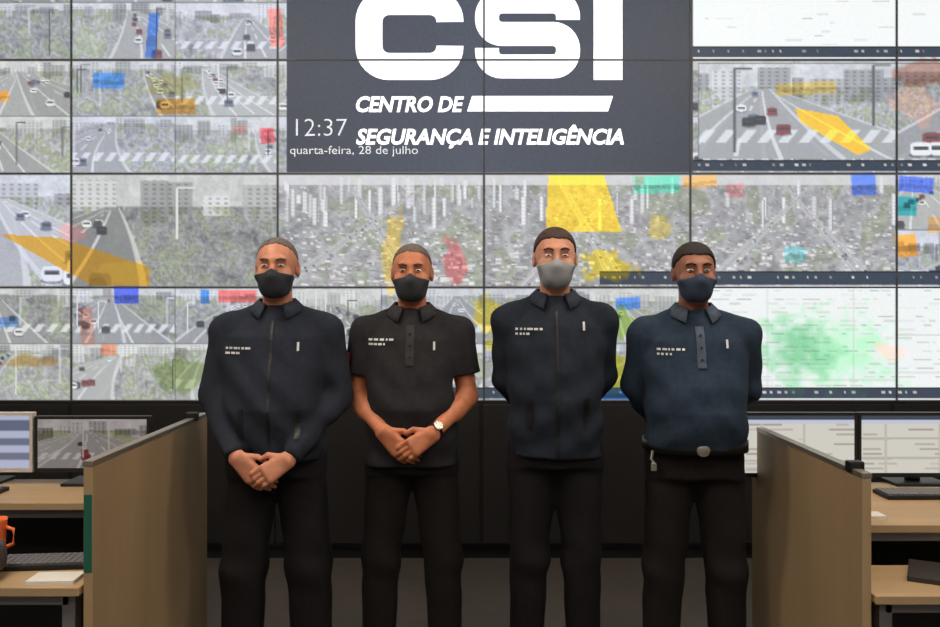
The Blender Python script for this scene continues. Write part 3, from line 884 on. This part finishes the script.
    for s in (-1, 1):
        F.cone(V3(s * 0.065, 0.012, 1.458), sh[s] + V3(s * 0.0, 0, 0.0), 0.042, 0.062, 0.03)
        if short:
            e = sh[s] + 0.62 * (el[s] - sh[s])
            F.cone(sh[s], e, 0.068, 0.068, 0.03)
        else:
            F.cone(sh[s], el[s], 0.064, 0.055, 0.03)
            F.cone(el[s], wr[s] - 0.03 * nrm(wr[s] - el[s]), 0.055, 0.041, 0.02)
    ph_ = o.get('phase', 0.0)
    s_, X, Y, Z = F.sub(F.lo, F.lo + F.h * (F.n - 1))
    F.F += (0.0046 * np.sin(42 * Z + 9 * X + 7 * np.sin(5 * X + ph_) + ph_) * np.clip(1.38 - Z, 0, 0.3) / 0.3
            + 0.0030 * np.sin(55 * X + 18 * Z + ph_ * 2) * np.sin(23 * Z + 4 * Y)).astype(np.float32)
    F.cut(lambda X, Y, Z: hem + 0.004 * np.sin(14 * X + ph_) - Z, 0.004)
    for s in (-1, 1):                                                        # cut cuffs square
        if short:
            e = sh[s] + 0.66 * (el[s] - sh[s]); t = nrm(el[s] - sh[s])
        else:
            e = wr[s] - 0.012 * nrm(wr[s] - el[s]); t = nrm(wr[s] - el[s])
        rr = 0.10 if short else 0.07
        F.carve(e - 0.12, e + 0.12, lambda X, Y, Z, e=e, t=t, rr=rr: np.maximum(-((X - e[0]) * t[0] + (Y - e[1]) * t[1] + (Z - e[2]) * t[2]),
                np.sqrt((X - e[0] - t[0]*0.04) ** 2 + (Y - e[1] - t[1]*0.04) ** 2 + (Z - e[2] - t[2]*0.04) ** 2) - rr), 0.004)
    shirt = F.obj('shirt' if short or o.get('tucked') else 'jacket', shirt_m, body)
    n = len(shirt.data.vertices); co = np.zeros(n * 3, np.float32); shirt.data.vertices.foreach_get('co', co); co = co.reshape(-1, 3)
    def front(x, z):
        dd = (co[:, 0] - x) ** 2 + (co[:, 2] - z) ** 2
        i = np.where(dd < 0.009 ** 2)[0]
        if not len(i): i = np.argsort(dd)[:20]
        return float(co[i, 1].min())
    def patch(name, xa, xb, za, zb, m, lift=0.003, nx=4, nz=3):
        """a small piece of cloth or print lying on the front of the garment"""
        bm = bmesh.new()
        g = [[bm.verts.new((xa + (xb - xa) * i / nx, front(xa + (xb - xa) * i / nx, za + (zb - za) * j / nz) - lift, za + (zb - za) * j / nz)) for i in range(nx + 1)] for j in range(nz + 1)]
        for j in range(nz):
            for i in range(nx): bm.faces.new((g[j][i], g[j][i+1], g[j+1][i+1], g[j+1][i]))
        bmesh.ops.recalc_face_normals(bm, faces=bm.faces)
        bmesh.ops.solidify(bm, geom=bm.faces[:], thickness=0.0015)
        me = bpy.data.meshes.new(name); bm.to_mesh(me); bm.free(); me.materials.append(m)
        return link(bpy.data.objects.new(name, me), shirt)
    # collar: two leaves open at the throat
    bm = bmesh.new(); N = 28; up, dn = [], []
    for i in range(N + 1):
        a = math.radians(-62 + 304 * i / N) if True else 0
        fr = max(0.0, -math.sin(a))
        cx, cy = math.cos(a), math.sin(a)
        up.append(bm.verts.new((0.070 * cx, 0.012 + (0.070 + 0.010 * fr) * cy, 1.517 - 0.024 * fr)))
        dn.append(bm.verts.new((0.108 * cx, 0.010 + (0.098 + 0.030 * fr) * cy, 1.480 - 0.030 * fr - 0.020 * fr ** 3)))
    for i in range(N): bm.faces.new((up[i], up[i+1], dn[i+1], dn[i]))
    bmesh.ops.recalc_face_normals(bm, faces=bm.faces); bmesh.ops.solidify(bm, geom=bm.faces[:], thickness=0.005)
    me = bpy.data.meshes.new('collar'); bm.to_mesh(me); bm.free(); me.shade_smooth(); me.materials.append(o.get('collar_m', shirt_m))
    link(bpy.data.objects.new('collar', me), shirt)
    if short or o.get('tucked'):
        patch('placket', -0.016, 0.016, 1.27, 1.425, o.get('collar_m', shirt_m), 0.003, 2, 8)
        for q in (1.30, 1.345, 1.39):
            b = MB().lathe([(0.0055, 0), (0.0055, 0.002)], 10).build('button', M_button, shirt)
            b.location = (0, front(0, q) - 0.005, q); b.rotation_euler = (math.radians(90), 0, 0)
    else:
        patch('zip', -0.005, 0.005, hem + 0.01, 1.43, M_zip, 0.002, 1, 22)
        for s in (-1, 1):
            patch('pocket_welt', s * 0.105 - 0.008, s * 0.105 + 0.012, 1.0, 1.11, M_zip, 0.002, 1, 6)
    # print on the wearer's chest: a small white emblem beside two lines of tiny letters
    cx, cz = o['print']
    mb_list = o['print_rows']
    for row, (zz, segs) in enumerate(mb_list):
        for a, b in segs:
            patch('chest_print', cx + a, cx + b, cz + zz, cz + zz + 0.008, M_print, 0.003, 2, 1)
    if 'tag' in o:
        tx, tz = o['tag']; patch('name_pin', tx - 0.004, tx + 0.004, tz - 0.016, tz + 0.016, M_print, 0.004, 1, 2)
    if o.get('sleeve_patch'):
        s = -1; p = sh[s] + 0.42 * (el[s] - sh[s])
        pm = MB(); pm.box(-0.003, 0.003, -0.026, 0.026, -0.032, 0.032, 0.002)
        q = pm.build('sleeve_patch', M_red, shirt); q.location = p + V3(-0.062, -0.030, 0); q.rotation_euler = (0, 0.16, 0.55)
        pm = MB(); pm.box(-0.0005, 0.0005, -0.012, 0.012, -0.014, 0.014)
        q2 = pm.build('emblem', M_print, q); q2.location = (-0.0034, 0, 0)
    # ---------------- trousers and shoes
    F = Field((-0.30, -0.22, 0.02), (0.30, 0.22, 1.04), 0.008)
    F.loft([(0.84, .170*W, .125, .0), (0.92, .176*W, .130, .0), (1.03, .170*W, .126, 0)], 0.04)
    lg = o.get('legs', 0.115); kr = o.get('knee', 0.082)
    for s in (-1, 1):
        F.cone((s * 0.088, 0.005, 0.88), (s * lg, -0.012, 0.48), 0.098, kr, 0.03)
        F.cone((s * lg, -0.012, 0.48), (s * (lg + 0.012), 0.015, 0.06), kr, kr * 0.85, 0.02)
    s_, X, Y, Z = F.sub(F.lo, F.lo + F.h * (F.n - 1))
    F.F += (0.004 * np.sin(34 * Z + 20 * X + 3 * np.sin(9 * Y + ph_)) * np.exp(-((Z - 0.5) / 0.16) ** 2) + 0.003 * np.sin(40 * Z + 30 * X + ph_) * np.exp(-((Z - 0.83) / 0.07) ** 2)).astype(np.float32)
    F.cut(lambda X, Y, Z: 0.045 - Z, 0.004)
    tr = F.obj('trousers', trouser_m, body)
    for s in (-1, 1):
        F = Field((s * (lg + 0.012) - 0.08, -0.26, -0.01), (s * (lg + 0.012) + 0.08, 0.14, 0.13), 0.006)
        c = s * (lg + 0.012)
        F.cone((c, 0.045, 0.048), (c + s * 0.012, -0.16, 0.038), 0.045, 0.042, 0.02)
        F.cone((c, 0.025, 0.05), (c, 0.015, 0.10), 0.05, 0.046, 0.02)
        F.cut(lambda X, Y, Z: 0.004 - Z, 0.004)
        shoe = F.obj('shoe', M_shoe, body)
    if o.get('tucked'):
        bm = bmesh.new(); n_ = 40; A, B = [], []
        for i in range(n_):
            a = 2 * math.pi * i / n_; c, s = math.cos(a), math.sin(a)
            ex = math.copysign(abs(c) ** (2/2.4), c) * (.178*W + .006); ey = math.copysign(abs(s) ** (2/2.4), s) * (.134 + .006 + belly*.5)
            A.append(bm.verts.new((ex, ey - belly*.4, 0.945))); B.append(bm.verts.new((ex, ey - belly*.4, 0.985)))
        for i in range(n_): bm.faces.new((A[i], A[(i+1) % n_], B[(i+1) % n_], B[i]))
        bmesh.ops.recalc_face_normals(bm, faces=bm.faces); bmesh.ops.solidify(bm, geom=bm.faces[:], thickness=-0.006)
        me = bpy.data.meshes.new('belt'); bm.to_mesh(me); bm.free(); me.shade_smooth(); me.materials.append(M_shoe)
        bl = link(bpy.data.objects.new('belt', me), body)
        yb = -(.134 + .006 + belly*.5) - belly*.4 - 0.006
        b = MB().lathe([(0.026, 0), (0.026, 0.004), (0.020, 0.007), (0.006, 0.008)], 24).build('buckle', M_buckle, bl, True)
        b.location = (0, yb + 0.002, 0.965); b.rotation_euler = (math.radians(90), 0, 0)
        kx = -0.165 * W
        mb = MB(); mb.tube([(kx, -0.10, 0.95), (kx - 0.008, -0.108, 0.92), (kx + 0.006, -0.11, 0.90)], 0.006, 8); mb.box(kx - 0.010, kx + 0.012, -0.118, -0.112, 0.875, 0.905, 0.002)
        mb.build('key_ring', M_buckle, bl)
    if o.get('watch'):
        s = o['watch']; t = nrm(wr[s] - el[s]); p = wr[s] - t * 0.018
        up = nrm(V3(0, -1, 0.3) - t * (V3(0, -1, 0.3) @ t)); sd2 = np.cross(t, up)
        mb = MB(); rr = 0.030
        ring = [p + (up * math.cos(a) + sd2 * math.sin(a)) * rr for a in np.linspace(0, 2 * math.pi, 25)]
        mb.tube([tuple(q) for q in ring], 0.006, 8, cap=False)
        wt = mb.build('watch', M_shoe, body, True)
        mb = MB(); a, b = p + up * 0.031, p + up * 0.041
        mb.tube([tuple(a), tuple(b)], 0.018, 18)
        mb.build('dial', M_buckle, wt)
    return body

def skin_mat(name, col):
    m = mat(name, col, 0.5, noise=0.10, nscale=55, bump=0.12, bscale=420)
    b = m.node_tree.nodes['Principled BSDF']
    b.inputs['Subsurface Weight'].default_value = 0.12
    b.inputs['Subsurface Radius'].default_value = (0.012, 0.004, 0.002)
    return m
M_eye = mat('eye_white', rgb(215, 210, 205), 0.2)
M_iris = mat('iris_brown', rgb(38, 24, 18), 0.2)
M_button = mat('navy_button', rgb(30, 34, 44), 0.3)
M_zip = mat('zip_tape', rgb(16, 17, 20), 0.5)
M_print = mat('white_thread', rgb(205, 208, 210), 0.8)
M_red = mat('red_patch_cloth', rgb(170, 30, 34), 0.8)
M_shoe = mat('black_leather', rgb(18, 17, 17), 0.4)
M_buckle = mat('polished_steel', rgb(200, 198, 190), 0.25, metal=0.9)
def cloth(name, c): return mat(name, c, 0.9, noise=0.14, nscale=45, bump=0.25, bscale=500, spec=0.15)
L_navy = cloth('navy_collar_cloth', rgb(52, 57, 68))
L_char = cloth('charcoal_collar_cloth', rgb(56, 55, 58))
L_blue = cloth('slate_collar_cloth', rgb(74, 84, 98))
C_navy = cloth('navy_cloth', rgb(40, 44, 54))
C_char = cloth('charcoal_cloth', rgb(42, 41, 44))
C_navy2 = cloth('dark_navy_cloth', rgb(38, 43, 53))
C_blue = cloth('slate_navy_cloth', rgb(42, 54, 70))
C_tr = cloth('black_trouser_cloth', rgb(27, 25, 27))
C_tr2 = cloth('dark_brown_black_trousers', rgb(29, 26, 26))
H_grey = mat('short_grey_hair', rgb(104, 92, 86), 0.8, noise=0.35, nscale=160, bump=0.5, bscale=500)
H_dark = mat('short_dark_hair', rgb(38, 32, 30), 0.75, noise=0.3, nscale=160, bump=0.5, bscale=500)
H_brown = mat('short_brown_hair', rgb(66, 50, 42), 0.75, noise=0.3, nscale=160, bump=0.5, bscale=500)
K_black = mat('black_mask_cloth', rgb(46, 48, 55), 0.85, bump=0.15)
K_grey = mat('pale_grey_mask_cloth', rgb(150, 152, 156), 0.85, bump=0.15)
K_navy = mat('navy_mask_cloth', rgb(48, 60, 80), 0.85, bump=0.15)
K_char = mat('charcoal_mask_cloth', rgb(52, 54, 58), 0.85, bump=0.15)

PI_ = math.pi
def clasp(ex, ez, cx, cz, front=-0.235, ey=-0.01):
    """hands folded low in front, the hand from the image's right lying over the other"""
    return {'elbow': {-1: (-ex, ey, ez), 1: (ex, ey, ez)},
            'wrist': {-1: (cx - 0.085, front + 0.055, cz + 0.075), 1: (cx + 0.105, front + 0.030, cz + 0.070)},
            'hand': {-1: dict(d=(0.70, -0.05, -0.72), n=(-0.25, -0.95, 0.1), side=(0.6, -0.2, 0.6), curl=(0.25, 0.35, 0.3)),
                     1: dict(d=(-0.80, -0.12, -0.52), n=(0.1, -0.95, 0.25), side=(-0.6, -0.2, 0.7), curl=(0.30, 0.60, 0.5))}}
def behind(ex, ez):
    return {'elbow': {-1: (-ex, 0.06, ez), 1: (ex, 0.06, ez)},
            'wrist': {-1: (-0.075, 0.215, 0.965), 1: (0.075, 0.225, 0.945)},
            'hand': {-1: dict(d=(0.8, 0.1, -0.55), n=(0, 1, 0), side=(0, 0, 1), curl=(0.2, 0.3, 0.3)),
                     1: dict(d=(-0.8, 0.15, -0.5), n=(0, 1, 0), side=(0, 0, 1), curl=(0.3, 0.4, 0.4))}}
def rows(seed, n=2, wd=0.10):
    r = random.Random(seed); out = []
    for i in range(n):
        x = -wd / 2; segs = []
        while x < wd / 2:
            L = r.uniform(0.006, 0.02); segs.append((x, min(x + L, wd / 2))); x += L + r.uniform(0.004, 0.008)
        out.append((-i * 0.018, segs[: (len(segs) if i == 0 else max(2, len(segs) * 2 // 3))]))
    return out

D1, D2, D3, D4 = 3.30, 3.40, 3.36, 3.30
def hgt(ytop, d): return pz(ytop, d)
build_person((px(277, D1), D1), hgt(238, D1), 'man in dark navy jacket and black mask, hands folded, leftmost of the four',
    skin_mat('skin_rosy', rgb(196, 132, 104)), C_navy, C_tr, H_grey, K_black, clasp(0.240, 1.14, -0.03, 0.855),
    dict(collar_m=L_navy, wide=1.05, belly=0.025, print=(-0.125, 1.325), print_rows=rows(3), tag=None or (0.10, 1.335), hair_g=0.003, hairline=1.725, hem=0.90, phase=0.4, legs=0.125, knee=0.088, yaw=0.05))
build_person((px(412, D2), D2), hgt(244, D2), 'man in short-sleeved black polo with bare folded forearms and wristwatch',
    skin_mat('skin_tan', rgb(190, 118, 84)), C_char, C_tr2, H_grey, K_char, clasp(0.225, 1.135, -0.012, 0.945, front=-0.245, ey=0.0),
    dict(collar_m=L_char, wide=1.0, belly=0.02, short=True, print=(-0.115, 1.365), print_rows=rows(5), tag=(0.095, 1.345), hair_g=0.003, hairline=1.715, hem=0.87, phase=1.7, sleeve_patch=True, watch=1, legs=0.125, knee=0.076))
build_person((px(555, D3), D3), hgt(228, D3), 'tallest man, in black jacket and pale grey mask, arms behind his back',
    skin_mat('skin_light', rgb(202, 142, 116)), C_navy2, C_tr, H_brown, K_grey, behind(0.188, 1.17),
    dict(collar_m=L_navy, wide=0.98, belly=0.01, print=(-0.105, 1.36), print_rows=rows(8), tag=(0.10, 1.375), hair_g=0.006, hairline=1.705, hem=0.88, phase=2.9, legs=0.10, knee=0.074, yaw=-0.03))
build_person((px(694, D4), D4), hgt(243, D4), 'man in slate navy shirt with round belt buckle, rightmost of the four',
    skin_mat('skin_brown', rgb(150, 98, 76)), C_blue, C_tr2, H_dark, K_navy, behind(0.222, 1.18),
    dict(collar_m=L_blue, wide=1.06, belly=0.03, tucked=True, print=(-0.11, 1.335), print_rows=rows(12), tag=(0.10, 1.36), hair_g=0.007, hairline=1.70, hem=0.955, phase=4.1, legs=0.12, knee=0.08, yaw=-0.06))
